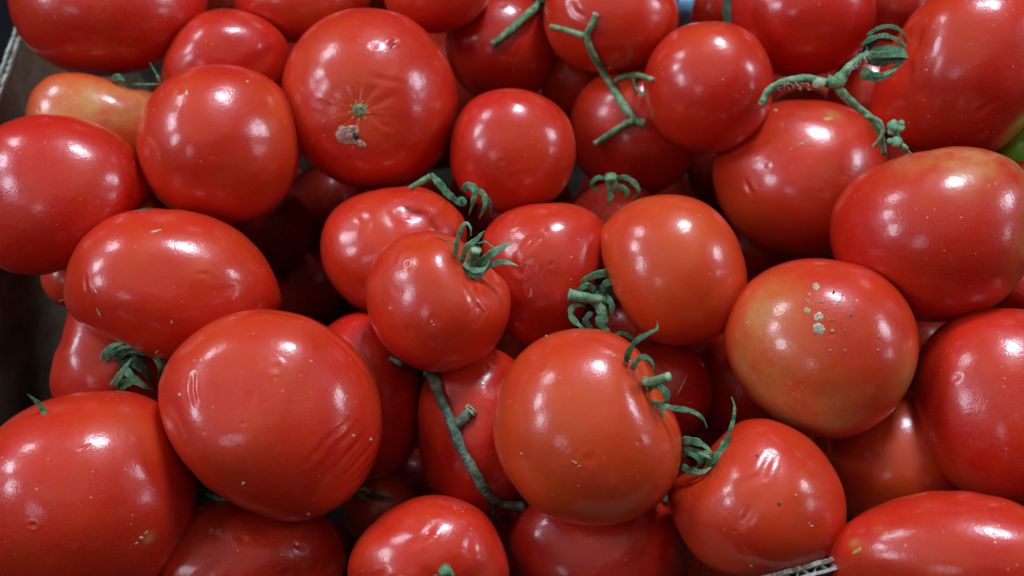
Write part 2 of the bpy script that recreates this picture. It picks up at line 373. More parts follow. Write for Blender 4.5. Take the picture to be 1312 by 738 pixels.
tomato('blotched', 1050, 446, 121, 115, -8, tol=.86, h=.012, sub=7, base_o=.30, wob=.010, pits=2, org=[((975, 420), 75, .9), ((1020, 510), 70, .8), ((1150, 480), 45, .7)], drk=[((1080, 430), 45, .25), ((1110, 520), 50, .2)],
       grn=[((985, 400), 46, .55), ((1152, 488), 30, .7), ((1015, 520), 60, .75), ((960, 460), 34, .6), ((1080, 530), 34, .6)], dents=[((1140, 410), 26, .02), ((1058, 410), 30, .006)],
       label='orange blotched tomato at right with grey scabs, under the yellowish rimmed one')
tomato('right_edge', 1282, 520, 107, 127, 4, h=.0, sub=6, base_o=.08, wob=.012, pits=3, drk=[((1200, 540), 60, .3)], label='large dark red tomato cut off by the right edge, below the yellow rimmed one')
tomato('upper_scarlet', 782, 20, 86, 73, 0, h=.006, sub=6, base_o=.16, wob=.010, pits=3, creases=[([(733, 0), (738, 14), (752, 24)], 5, .012)], label='red tomato at the top edge behind the upper arms of the forked stem')
tomato('upper_right', 1028, 18, 91, 80, 0, h=.002, sub=6, base_o=.08, wob=.012, pits=3, label='dark red tomato at the top edge above the thick green stem')
tomato('top_sliver', 560, -16, 69, 58, 0, h=.012, sub=6, base_o=.2, wob=.01, pits=1, label='tomato cut by the top edge, right of the wounded one')
tomato('top_dark', 386, -6, 87, 61, 0, h=.002, sub=6, base_o=.1, wob=.01, pits=1, label='dark tomato cut by the top edge between the glossy patched and wounded ones')
tomato('orange_right', 970, 640, 112, 103, -20, h=.006, sub=7, stem=(893, 597), cav=.17, base_o=.28, wob=0.019, pits=6, dents=[((870, 598), 26, .10)], creases=[([(988, 585), (975, 612), (952, 624)], 5, .012), ([(968, 640), (960, 660), (954, 668)], 5, .008)],
       rings=[((946, 677), 5, .01)], org=[((1000, 650), 60, .3)], label='tomato at lower right with its deep stem hollow and coiled calyx at upper left')
tomato('under_front', 765, 706, 114, 88, 0, h=.0, sub=6, base_o=.14, wob=0.02, pits=5, dents=[((735, 672), 30, .02), ((815, 670), 30, .02)], label='tomato at the bottom edge directly under the bright front centre tomato')
tomato('bottom_middle', 550, 713, 107, 79, 4, cz=95, h=.004, sub=7, stem=(576, 752), cav=.05, ribs=7, rib=.15, base_o=.18, wob=0.018, pits=5, creases=[([(530, 700), (545, 690), (556, 674)], 5, .012), ([(600, 690), (597, 705), (598, 716)], 6, .010), ([(487, 738), (495, 728)], 5, .01)],
       label='ribbed tomato at the bottom edge with a small green stem tip')
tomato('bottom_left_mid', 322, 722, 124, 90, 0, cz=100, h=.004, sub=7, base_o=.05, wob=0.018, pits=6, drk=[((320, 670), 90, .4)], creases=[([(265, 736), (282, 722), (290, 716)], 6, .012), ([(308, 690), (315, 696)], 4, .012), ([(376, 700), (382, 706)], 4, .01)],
       label='dark red tomato at the bottom edge under the largest front tomato')
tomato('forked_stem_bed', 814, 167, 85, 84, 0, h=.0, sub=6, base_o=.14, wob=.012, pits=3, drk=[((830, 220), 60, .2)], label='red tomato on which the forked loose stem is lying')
tomato('creased_left', 503, 322, 94, 86, -6, h=.0, sub=7, base_o=.20, wob=0.024, pits=7, stem=(575, 250), cav=.05, ribs=9, creases=[([(460, 270), (470, 285), (468, 300)], 6, .010), ([(500, 270), (505, 290), (500, 310)], 9, .014), ([(540, 265), (555, 280), (560, 300)], 6, .014)],
       label='creased tomato behind and left of the small one with wilted calyx')
tomato('blistered', 698, 354, 79, 98, -14, h=.0, sub=7, base_o=.22, wob=0.021, pits=5, stem=(775, 385), cav=.10, rings=[((664, 288), 9, .012), ((697, 296), 9, .010)], creases=[([(672, 318), (682, 306), (690, 308), (676, 322)], 4, .012), ([(655, 340), (668, 348), (680, 338)], 5, .014), ([(664, 330), (660, 345), (668, 352)], 4, .012), ([(735, 370), (725, 395), (728, 420)], 8, .01)],
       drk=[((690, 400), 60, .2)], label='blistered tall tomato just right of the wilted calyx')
tomato('glossy_patch', 290, 84, 82, 74, 6, tol=.82, h=.0, sub=6, base_o=.14, wob=.020, pits=2, dents=[((300, 62), 32, .02)], creases=[([(318, 85), (335, 72), (345, 60)], 8, .02)], drk=[((300, 40), 60, .1)], label='tomato at upper left with a wide flat glossy patch, tucked behind two others')
tomato('short_stem_bed', 641, 60, 72, 71, 0, h=.0, sub=6, base_o=.14, wob=.012, pits=3, label='tomato on which the short upper stem tip is lying')
tomato('pale_unripe', 130, 169, 92, 73, 0, tol=.80, cz=66, h=.0, sub=6, base_o=.85, wob=.015, pits=3, grn=[((110, 130), 60, .85), ((185, 140), 34, .6)], label='pale orange unripe tomato in the shade at upper left')
tomato('behind_front_left', 467, 508, 72, 108, 8, h=.0, sub=6, base_o=.12, wob=.012, pits=3, label='shaded tomato squeezed behind the right side of the largest front tomato')
tomato('vine_bed', 612, 550, 80, 111, 4, h=.0, sub=7, base_o=.14, wob=0.022, pits=4, dents=[((590, 520), 40, .02)], creases=[([(630, 500), (645, 490), (655, 476)], 7, .015)], label='shaded tomato on which the rough green vine piece is lying')
tomato('under_blotched', 1147, 593, 86, 94, -8, tol=.78, h=-.018, sub=6, base_o=.7, wob=.010, pits=1, rings=[((1128, 634), 6, .008)], org=[((1150, 600), 90, .3)], label='plain orange tomato between the blotched one and the bottom right corner')
tomato('left_calyxed', 137, 470, 69, 80, 0, tol=.84, h=.0, sub=7, stem=(180, 470), cav=.12, base_o=.10, wob=0.02, pits=3, dents=[((140, 452), 20, .02)], creases=[([(120, 470), (135, 466), (152, 468)], 6, .01)], label='small glossy tomato at left carrying the large dark shrivelled calyx')
tomato('deep_beneath_calyx', 852, 500, 62, 62, 0, h=-0.03, sub=6, base_o=.0, pits=2, drk=[((850, 500), 90, .3)], label='shaded dark tomato behind the curling tendrils of the front calyx')
tomato('deep_right_mid', 950, 488, 62, 72, 0, h=-0.04, sub=6, base_o=.05, pits=2, drk=[((930, 500), 90, .3)], label='dark tomato hidden behind the left side of the blotched one')
tomato('top_right_dark', 1147, 8, 50, 46, 0, h=-0.03, sub=6, base_o=.0, pits=1, drk=[((1147, 8), 90, .3)], label='dark tomato at the top edge left of the big lumpy corner one')
tomato('top_blue_neighbour', 912, 8, 32, 42, 0, h=-0.02, sub=5, base_o=.05, pits=1, label='narrow strip of tomato at the top edge beside the blue plastic')
tomato('behind_thick_stem', 1112, 125, 50, 52, 0, h=-0.04, sub=6, base_o=.18, pits=1, label='tomato glimpsed behind the fork of the thick green stem')
tomato('pale_under_stem', 1040, 160, 60, 50, 0, h=-0.03, sub=5, base_o=.6, pits=1, label='pale tomato rim just under the cut end of the thick stem')
tomato('brown_gap', 736, 106, 42, 46, 0, h=-0.05, sub=5, base_o=.55, pits=1, drk=[((736, 106), 90, .5)], label='brownish tomato deep in the gap left of the forked stem')
tomato('tendril_bearer', 788, 302, 72, 66, 0, h=-.05, sub=6, base_o=.08, pits=1, stem=(786, 250), cav=.06, drk=[((785, 290), 80, .2)], label='dark tomato in the gap at centre top carrying a small drooping calyx')
tomato('right_sliver', 1310, 372, 56, 45, 0, h=-0.03, sub=5, base_o=.05, pits=1, label='red sliver of tomato at the right edge between the two large ones')
tomato('pepper_neighbour', 1318, 236, 50, 42, 0, h=-0.02, sub=5, base_o=.25, pits=1, label='sliver of tomato at the right edge just below the green pepper')
tomato('gap_left', 216, 250, 44, 48, 0, h=-0.06, sub=5, base_o=.1, pits=1, label='dark tomato sliver between the kidney shaped and punctured ones')
tomato('deep_left_wall', 96, 352, 42, 42, 0, h=-0.04, sub=5, base_o=.2, pits=1, label='bit of tomato beneath the kidney shaped one beside the dark wall')
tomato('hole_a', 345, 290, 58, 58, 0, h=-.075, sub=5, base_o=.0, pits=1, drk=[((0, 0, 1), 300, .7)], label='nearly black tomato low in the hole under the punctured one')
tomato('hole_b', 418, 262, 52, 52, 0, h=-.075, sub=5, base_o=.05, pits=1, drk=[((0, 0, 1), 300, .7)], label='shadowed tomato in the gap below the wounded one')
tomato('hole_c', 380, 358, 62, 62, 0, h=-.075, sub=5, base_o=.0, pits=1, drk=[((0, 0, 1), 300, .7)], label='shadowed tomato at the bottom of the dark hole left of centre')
tomato('hole_d', 488, 652, 50, 50, 0, h=-.06, sub=5, drk=[((0, 0, 1), 300, .4)], base_o=.6, pits=1, label='orange tomato deep in the gap above the ribbed bottom one')  # drk paints in the shade of the gap
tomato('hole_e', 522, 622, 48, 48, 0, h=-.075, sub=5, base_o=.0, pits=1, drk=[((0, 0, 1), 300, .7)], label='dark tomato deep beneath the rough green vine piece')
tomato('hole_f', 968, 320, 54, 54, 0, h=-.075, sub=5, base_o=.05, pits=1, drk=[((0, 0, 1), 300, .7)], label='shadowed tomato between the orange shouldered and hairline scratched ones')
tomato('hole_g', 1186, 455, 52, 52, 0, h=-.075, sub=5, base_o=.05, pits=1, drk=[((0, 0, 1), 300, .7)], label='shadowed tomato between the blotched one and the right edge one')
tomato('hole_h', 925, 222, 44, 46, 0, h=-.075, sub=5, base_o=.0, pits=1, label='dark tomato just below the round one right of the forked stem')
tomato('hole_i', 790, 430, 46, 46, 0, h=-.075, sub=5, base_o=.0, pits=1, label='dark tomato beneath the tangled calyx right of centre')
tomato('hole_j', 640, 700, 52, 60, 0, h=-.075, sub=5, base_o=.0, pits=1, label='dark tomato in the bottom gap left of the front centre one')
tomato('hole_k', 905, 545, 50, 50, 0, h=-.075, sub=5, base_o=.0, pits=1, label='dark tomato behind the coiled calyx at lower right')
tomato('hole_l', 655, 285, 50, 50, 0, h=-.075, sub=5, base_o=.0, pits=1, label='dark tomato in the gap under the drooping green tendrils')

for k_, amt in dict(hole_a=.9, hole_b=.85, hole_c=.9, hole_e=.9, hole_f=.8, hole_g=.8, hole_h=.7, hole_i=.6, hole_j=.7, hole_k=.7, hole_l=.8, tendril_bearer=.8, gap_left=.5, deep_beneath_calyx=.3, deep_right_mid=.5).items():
    TOM[k_].drk = [((0, 0, 1), 300, amt)]  # skin darkened all over: gap shade put into the colour
BELOW = {(4, 2): 'dark tomato deep in the gap behind the drooping green tendrils', (3, 1): 'dark tomato deep between the scarred one and its small right neighbour',
         (5, 5): 'dark tomato at the bottom edge between the two lower middle ones', (5, 2): 'dark tomato deep beneath the one bearing the forked stem',
         (3, 3): 'dark tomato deep below the small wilted calyx tomato', (3, 2): 'dark tomato deep under the left end of the drooping tendrils',
         (2, 3): 'dark tomato deep at the right rim of the dark hole left of centre', (2, 5): 'dark tomato deep in the gap left of the ribbed bottom one',
         (6, 1): 'dark tomato deep under the cut end of the thick green stem', (2, 0): 'dark tomato deep at the top edge behind the glossy patched one',
         (7, 4): 'dark tomato deep between the coiled calyx tomato and the plain orange one', (3, 0): 'dark tomato deep at the top edge right of the scarred one',
         (5, 3): 'dark tomato deep below the orange-red one right of centre', (7, 2): 'dark tomato deep under the side branch of the thick green stem',
         (5, 4): 'dark tomato deep under the right flank of the bright front tomato'}
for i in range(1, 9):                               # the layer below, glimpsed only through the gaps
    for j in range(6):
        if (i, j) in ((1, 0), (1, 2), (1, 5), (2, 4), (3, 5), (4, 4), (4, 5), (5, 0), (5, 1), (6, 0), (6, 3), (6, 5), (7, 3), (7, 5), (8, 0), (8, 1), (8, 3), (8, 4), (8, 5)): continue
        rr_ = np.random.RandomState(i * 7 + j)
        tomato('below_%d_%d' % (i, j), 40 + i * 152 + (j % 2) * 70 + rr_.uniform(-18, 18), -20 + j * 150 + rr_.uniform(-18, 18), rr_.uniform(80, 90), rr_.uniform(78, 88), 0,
               h=-.13, sub=5, base_o=.1, drk=[((0, 0, 1), 400, 1.0)], pits=1, tol=.9, label=BELOW.get((i, j), 'dark tomato of the bottom layer all but hidden beneath the heap'))  # full drk paints deep shade onto this whole layer
OUTLINE = {
 'big_front': [(335,393),(375,400),(420,420),(455,448),(478,485),(487,530),(484,572),(468,612),(440,645),(405,664),(370,668),(330,655),(290,632),(255,600),(228,565),(212,525),(208,490),(222,455),(250,424),(290,402)],
 'vine_front': [(745,421),(785,427),(815,448),(838,480),(855,515),(868,545),(871,580),(862,615),(840,645),(805,665),(765,672),(725,668),(690,655),(662,625),(640,590),(632,555),(636,515),(650,475),(680,442),(710,427)],
 'kidney': [(75,150),(110,155),(145,170),(172,198),(188,222),(191,245),(176,265),(152,281),(128,293),(112,312),(97,336),(65,353),(20,351),(-10,335),(-25,300),(-28,250),(-22,205),(0,170),(35,154)],
 'slanted_oval': [(215,270),(250,273),(285,285),(318,308),(345,345),(360,385),(345,420),(300,450),(250,465),(213,462),(190,455),(160,440),(130,425),(105,410),(90,390),(88,365),(95,335),(110,308),(140,283),(175,271)],
 'wilted_calyx': [(545,294),(580,302),(600,318),(615,335),(635,350),(648,365),(652,390),(645,425),(625,455),(595,472),(560,479),(525,468),(495,445),(475,410),(468,375),(475,345),(490,320),(515,300)],
 'orange_right': [(980,537),(1010,545),(1040,563),(1065,595),(1080,640),(1075,685),(1055,715),(1020,735),(970,742),(925,735),(890,715),(868,680),(857,640),(866,618),(890,605),(905,590),(925,565),(950,543)],
 'blistered': [(700,259),(735,262),(765,278),(778,300),(772,330),(762,355),(750,385),(738,415),(715,440),(690,450),(660,438),(640,410),(628,370),(620,330),(622,300),(640,278),(668,264)],
 'blotched': [(1035,332),(1075,335),(1120,350),(1155,385),(1170,425),(1168,470),(1150,510),(1115,545),(1075,561),(1030,555),(990,535),(955,500),(935,460),(930,425),(940,390),(965,360),(1000,340)],
 'shouldered': [(1118,150),(1122,120),(1132,90),(1142,60),(1160,35),(1185,5),(1230,-20),(1290,-25),(1340,10),(1350,70),(1335,130),(1305,170),(1275,197),(1230,196),(1190,193),(1150,180)],
 'right_edge': [(1300,395),(1255,398),(1215,415),(1188,445),(1176,485),(1178,530),(1188,575),(1210,610),(1245,635),(1300,648),(1360,640),(1390,520),(1370,420)],
 'bottom_right': [(1057,725),(1070,700),(1095,675),(1130,655),(1170,640),(1215,632),(1260,634),(1312,650),(1370,680),(1400,720),(1380,780),(1300,800),(1200,800),(1110,785),(1065,750)],
 'lower_left': [(130,502),(165,503),(195,515),(215,535),(232,565),(245,600),(247,640),(238,680),(215,720),(180,755),(110,770),(40,755),(-10,720),(-30,660),(-28,600),(0,550),(40,520),(85,505)],
 'pale_unripe': [(95,96),(125,98),(148,105),(165,113),(185,113),(205,120),(220,150),(205,200),(150,225),(90,215),(45,180),(40,150),(50,120),(68,102)],
 'glossy_patch': [(290,12),(320,18),(350,35),(368,60),(370,90),(350,125),(290,145),(235,130),(212,105),(213,80),(222,60),(240,35),(262,18)],
 'flat_topped': [(283,83),(320,88),(350,103),(372,130),(383,165),(383,205),(372,240),(345,270),(305,288),(270,287),(230,275),(200,250),(183,215),(179,175),(190,140),(210,110),(245,90)],
 'creased_left': [(510,239),(545,240),(575,255),(595,280),(598,320),(580,370),(520,400),(465,397),(435,375),(418,345),(412,310),(420,280),(440,258),(475,243)],
 'bottom_middle': [(555,636),(590,643),(620,660),(640,690),(655,730),(640,780),(550,795),(470,780),(447,730),(455,700),(480,670),(515,645)],
 'orange_shoulder': [(855,249),(900,258),(930,285),(948,320),(955,360),(945,400),(920,430),(880,443),(845,440),(815,420),(795,390),(778,355),(767,325),(768,300),(785,275),(820,255)],
 'hairline': [(1030,130),(1075,135),(1110,155),(1130,185),(1137,220),(1125,270),(1100,310),(1060,330),(1010,327),(965,310),(930,275),(916,235),(918,200),(930,170),(955,148),(990,133)],
 'yellow_flushed': [(1140,206),(1190,195),(1240,192),(1290,210),(1312,240),(1318,300),(1305,350),(1270,390),(1220,410),(1170,411),(1120,390),(1085,355),(1067,310),(1070,265),(1095,230)],
 'scarred': [(480,13),(520,22),(555,50),(578,85),(587,120),(583,160),(565,200),(535,228),(490,242),(440,235),(400,210),(370,180),(362,140),(363,100),(380,60),(410,30),(445,15)],
 'left_calyxed': [(92,388),(140,380),(190,420),(215,480),(200,520),(130,545),(82,528),(68,495),(71,468),(82,436),(88,410)],
 'top_left': [(18,0),(22,30),(40,62),(75,88),(120,97),(165,92),(205,75),(240,50),(263,15),(262,-20),(230,-60),(142,-78),(60,-62),(22,-30)],
}
for k_ in ('hole_g', 'hole_l', 'hole_j', 'hole_i', 'hole_h'): TOM[k_].drk = [((0, 0, 1), 300, .92)]  # painted gap shade made stronger on these
place_all()
GROUP = 'tomatoes heaped in the cardboard box'
def link(name, me, m, parent=None):
    o = bpy.data.objects.new(name, me); scene.collection.objects.link(o)
    if m is not None and not me.materials: me.materials.append(m)
    if parent is not None: o.parent = parent; o.matrix_parent_inverse = Matrix.Translation(-parent.location)
    return o
def tag(o, label, cat, group=None, kind=None):
    if label: o['label'] = label
    if cat: o['category'] = cat
    if group: o['group'] = group
    if kind: o['kind'] = kind
    return o
def np_mesh(name, v, f, smooth=True):
    me = bpy.data.meshes.new(name); nf, k = f.shape
    me.vertices.add(len(v)); me.vertices.foreach_set('co', np.asarray(v, np.float32).ravel())
    me.loops.add(nf * k); me.loops.foreach_set('vertex_index', f.astype(np.int32).ravel())
    me.polygons.add(nf); me.polygons.foreach_set('loop_start', np.arange(0, nf * k, k, dtype=np.int32))
    me.polygons.foreach_set('loop_total', np.full(nf, k, dtype=np.int32))
    me.polygons.foreach_set('use_smooth', np.full(nf, smooth)); me.update(calc_edges=True); me.validate()
    return me
for k in ORDER:
    t = TOM[k]; v, f, col = verts_cam(t, t.sub)
    me = np_mesh('tomato', v @ CR.T, f)
    ca = me.color_attributes.new('blush', 'FLOAT_COLOR', 'POINT'); ca.data.foreach_set('color', col.astype(np.float32).ravel())
    o = link('tomato', me, SKIN); o.location = to_world(t.c); tag(o, t.label, 'tomato', GROUP); t.obj = o

# surface look-ups (camera frame), on coarse copies of the same shapes
def tree(t):
    if not hasattr(t, 'bvh'):
        v, f, _ = verts_cam(t, 6); v = v + t.c; t.bvh = BVHTree.FromPolygons(v.tolist(), f.tolist())
    return t.bvh
def ray(k, u, v):
    d = Vector(px(u, v, 1.0)).normalized(); h = tree(TOM[k]).ray_cast(Vector((0, 0, 0)), d)
    return (np.array(h[0]), np.array(h[1])) if h[0] is not None else (None, None)
def depth_of(k, u, v):
    p, n = ray(k, u, v); t = TOM[k]
    if p is not None: return -p[2]
    du, dv = t.u - u, t.v - v; L = math.hypot(du, dv)          # just outside: depth of the rim
    for s in np.linspace(0, 60, 31):
        p, n = ray(k, u + du / L * s, v + dv / L * s)
        if p is not None: return -p[2]
    return t.D
def top_depth(u, v):
    best = 9
    for k in ORDER:
        t = TOM[k]
        if abs(u - t.u) < t.a * 1.3 + 5 and abs(v - t.v) < max(t.a, t.b) * 1.3:
            p, _ = ray(k, u, v)
            if p is not None: best = min(best, -p[2])
    return best if best < 9 else 0.62

# ------------------------------------------------------------------ green parts
def catmull(P, n):
    P = np.asarray(P, float); P = np.vstack([2 * P[0] - P[1], P, 2 * P[-1] - P[-2]]); out = []
    for i in range(1, len(P) - 2):
        for s in np.linspace(0, 1, n, endpoint=False):
            a, b, c, d = P[i - 1], P[i], P[i + 1], P[i + 2]
            out.append(0.5 * ((2 * b) + (c - a) * s + (2 * a - 5 * b + 4 * c - d) * s ** 2 + (3 * b - a - 3 * c + d) * s ** 3))
    out.append(P[-2]); return np.array(out)
def sweep(C, w, th, seg=8, twist=0.0, cup=0.0, knob=0.0, seed=0):
    """closed tube through the camera-frame points C; half widths w, half thicknesses th; camera frame vertices"""
    rng = np.random.RandomState(seed); n = len(C); V = []; T_ = np.gradient(C, axis=0); T_ /= np.linalg.norm(T_, axis=1)[:, None] + 1e-12
    side = None
    ph = rng.uniform(0, 6.3, 3)
    for i in range(n):
        view = -unit(C[i]); s = np.cross(T_[i], view); ls = np.linalg.norm(s)
        s = s / ls if ls > 0.25 else (side if side is not None else s / (ls + 1e-9))
        if side is not None: s = unit(0.5 * s + 0.5 * side)
        side = s; nn = np.cross(s, T_[i]); a = twist * (i / n - 0.3)
        s2 = s * math.cos(a) + nn * math.sin(a); n2 = nn * math.cos(a) - s * math.sin(a)
        kn = 1 + knob * (math.sin(i * .9 + ph[0]) * .5 + math.sin(i * .37 + ph[1]) * .5 + rng.uniform(-.4, .4))
        for j in range(seg):
            q = 2 * math.pi * j / seg; x, y = math.cos(q), math.sin(q)
            V.append(C[i] + s2 * x * w[i] * kn + n2 * (y * th[i] * kn + cup * w[i] * x * x))
    V.append(C[0]); V.append(C[-1]); V = np.array(V); Fc = []
    for i in range(n - 1):
        for j in range(seg):
            a, b = i * seg + j, i * seg + (j + 1) % seg; Fc.append((a, b, b + seg)); Fc.append((a, b + seg, a + seg))
    for j in range(seg):
        Fc.append((n * seg, (j + 1) % seg, j)); Fc.append((n * seg + 1, (n - 1) * seg + j, (n - 1) * seg + (j + 1) % seg))
    return V, np.array(Fc)
def add_mesh(name, parts, m, parent=None, origin=None):
    V = np.vstack([p[0] for p in parts]); off = 0; Fs = []
    for p in parts: Fs.append(p[1] + off); off += len(p[0])
    W = to_world(V); og = W.mean(0) if origin is None else origin
    me = np_mesh(name, W - og, np.vstack(Fs)); o = link(name, me, m); o.location = og
    if parent is not None:
        bpy.context.view_layer.update()
        o.parent = parent; o.matrix_parent_inverse = Matrix.Identity(4)
        base = parent['_w'] if '_w' in parent else None
        pl = WORLD[parent.name]; o.location = og - pl
    WORLD[o.name] = np.array(og); return o
WORLD = {}
for k in ORDER: WORLD[TOM[k].obj.name] = np.array(TOM[k].obj.location)

def path3(pts, ref, n=6):
    """pts: (u, v, height in mm) ; ref: a depth in metres, or None to lie on whatever is on top"""
    C = []
    for p in pts:
        u, v = p[0], p[1]; h = p[2] if len(p) > 2 else 0
        D = (ref if ref is not None else top_depth(u, v)) - h / 1000.0
        C.append((u, v, D))
    C = catmull(C, n)
    return np.array([px(*c) for c in C]), C[:, 2]
def blade(pts, w, ref, seed=0, flat=.32, twist=.8, tip=.12, mid=.35):
    C, D = path3(pts, ref); n = len(C); s = np.linspace(0, 1, n)
    prof = np.where(s < mid, 0.72 + 0.28 * np.sin(s / mid * np.pi / 2), tip + (1 - tip) * (1 - ((s - mid) / (1 - mid)) ** 1.5))
    W = w * .86 * D / F * prof * (1 + .12 * np.sin(s * 23 + seed) + .08 * np.sin(s * 51 + 2 * seed))
    return sweep(C, W, np.maximum(W * flat, 0.00022), 8, twist, 0.35, 0.10, seed)
def rod(pts, w0, w1, ref, seed=0, knob=.07, n=6, smooth=False, lie=None):
    C, D = path3(pts, ref, n)
    if lie is not None:                                        # lie on the tomatoes without cutting into them
        Ds = D.copy()
        for i in range(len(C)):
            u, v = C[i][0] / D[i] * F + 656, 369 - C[i][1] / D[i] * F
            lim = top_depth(u, v) - 0.9 * w0 * D[i] / F - lie / 1000
            Ds[i] = min(Ds[i], lim)
        for _ in range(6): Ds = np.minimum(Ds, np.convolve(np.pad(Ds, 2, 'edge'), np.ones(5) / 5, 'valid'))
        C = C * (Ds / D)[:, None]; D = Ds
    W = np.linspace(w0, w1, len(C)) * D / F
    W[0] *= 1.12; W[-1] *= 1.12
    return sweep(C, W, W, 10, 0, 0, knob, seed)
def disc_at(C, r, nrm, seed=0):
    rng = np.random.RandomState(seed); n = 10; a = unit(np.cross(nrm, [.3, .4, .7])); b = np.cross(nrm, a)
    V = [C + nrm * r * .15] + [C + (a * math.cos(q) + b * math.sin(q)) * r * rng.uniform(.85, 1.05) for q in np.linspace(0, 2 * math.pi, n, endpoint=False)]
    V += [v - nrm * r * .6 for v in V[1:]]
    Fc = [(0, 1 + j, 1 + (j + 1) % n) for j in range(n)]
    for j in range(n): x, y = 1 + j, 1 + (j + 1) % n; Fc += [(x, x + n, y + n), (x, y + n, y)]
    return np.array(V), np.array(Fc)
def patch(k, u, v, r, seed, lift=.0004, m=None, aspect=1.0, ang=0.0, jag=.28, dome=.5):
    """an irregular crust that follows the tomato's surface"""
    rng = np.random.RandomState(seed); n = 14; rings = 3; V = []; Fc = []
    rad = [r * (1 + jag * rng.uniform(-1, 1)) for _ in range(n)]
    def P(x, y, h):
        c, s = math.cos(ang), math.sin(ang); x, y = c * x - s * y * aspect, s * x + c * y * aspect
        p, nn = ray(k, u + x, v + y)
        if p is None: p, nn = ray(k, u, v)
        return p + nn * h
    rad = [(2 * rad[j] + rad[j - 1] + rad[(j + 1) % n]) / 4 for j in range(n)]
    V.append(P(0, 0, lift * (1 + dome)))
    for i in range(1, rings + 1):
        for j in range(n):
            q = 2 * math.pi * j / n; rr = rad[j] * i / rings
            V.append(P(rr * math.cos(q), rr * math.sin(q), (lift * (1 + rng.uniform(-dome, dome)) if i < rings else -.0003)))
    for j in range(n): Fc.append((0, 1 + (j + 1) % n, 1 + j))
    for i in range(rings - 1):
        for j in range(n):
            a, b = 1 + i * n + j, 1 + i * n + (j + 1) % n; Fc += [(a, b, b + n), (a, b + n, a + n)]
    return np.array(V), np.array(Fc)

class Calyx:
    """a calyx with its sepals on tomato k; hub is a photo point, ref depth is the skin there"""
    def __init__(s, k, hub, r=8, lift=0.0, m=SEPAL, dref=None):
        s.t = TOM[k]; s.ref = (depth_of(k, *hub) if dref is None else dref) - lift / 1000; s.m = m; s.n = 0
        D = s.ref; c = px(hub[0], hub[1], D)
        s.o = add_mesh('calyx', [disc_at(c + np.array([0, 0, .001]), r * D / F, unit(np.array([0.2, .1, 1])), 3)], m, s.t.obj)
    def sepal(s, pts, w, m=None, **kw):
        s.n += 1; return add_mesh('sepal', [blade(pts, w, s.ref, s.n * 7 + 1, **kw)], m or s.m, s.o)
    def stalk(s, pts, w0, w1, m=None, cut=True):
        o = add_mesh('stalk', [rod(pts, w0, w1, s.ref, 5)], m or STEM, s.o); return o
def cap(parent, pt, r, ref, nrm, name='cut_end'):
    D = ref - (pt[2] if len(pt) > 2 else 0) / 1000
    return add_mesh(name, [disc_at(px(pt[0], pt[1], D), r * D / F, unit(np.array(nrm, float)), 4)], CUT, parent)

# calyx of the small wrinkled tomato in the centre
c = Calyx('wilted_calyx', (606, 343), 13, 1.0, SEPAL_PALE)
c.stalk([(603, 345, 1), (605, 334, 4), (610, 320, 9)], 5.5, 7.5, SEPAL)
cap(c.o, (610, 319, 9), 7, c.ref, (.2, .8, .5))
c.sepal([(592, 340, 1), (584, 325, 4), (586, 308, 7), (592, 292, 10), (598, 286, 11), (603, 293, 11), (603, 303, 10)], 3.8)
c.sepal([(592, 335, 2), (598, 316, 5), (610, 308, 8), (616, 301, 10), (621, 296, 12)], 4.5)
c.sepal([(608, 342, 1), (622, 332, 4), (634, 323, 6), (646, 316, 8), (657, 311, 9)], 6.8)
c.sepal([(612, 346, 1), (626, 341, 3), (640, 336, 5), (652, 337, 6), (664, 341, 7)], 4.8)
c.sepal([(586, 328, 2), (592, 345, 2), (604, 354, 3), (618, 353, 3), (628, 341, 4)], 4.4, SEPAL)
c.sepal([(594, 338, 3), (606, 346, 4), (620, 345, 4), (628, 334, 5)], 4.6)
c.sepal([(612, 312, 8), (622, 310, 8), (630, 316, 7), (636, 319, 6)], 1.6)
c.sepal([(586, 330, 1), (580, 318, 1), (572, 308, .5), (560, 301, 0)], 1.7, SEPAL)
# calyx of the bright tomato in front
c = Calyx('vine_front', (826, 492), 12, -2.0)
c.stalk([(818, 494, 0), (830, 490, 5), (844, 487, 10), (856, 483, 14)], 5.0, 6.6)
cap(c.o, (858, 483, 14), 5.8, c.ref, (.9, .1, .6))
c.sepal([(808, 482, 0), (803, 462, 5), (808, 446, 9), (818, 435, 12), (832, 427, 14), (842, 421, 14), (842, 412, 13)], 4.6, twist=.4)
c.sepal([(812, 484, 1), (811, 470, 5), (818, 460, 8), (829, 458, 10), (836, 466, 10), (837, 477, 8)], 4.6)
c.sepal([(832, 498, 2), (841, 494, 6), (851, 500, 7), (854, 512, 6), (846, 520, 4), (838, 515, 3)], 5.6)
c.sepal([(834, 514, 2), (850, 520, 5), (868, 524, 7), (886, 527, 8), (900, 536, 7), (906, 548, 5)], 4.4, twist=.4)
c.sepal([(842, 518, 2), (848, 526, 3), (850, 538, 2)], 3.4, SEPAL_PALE)
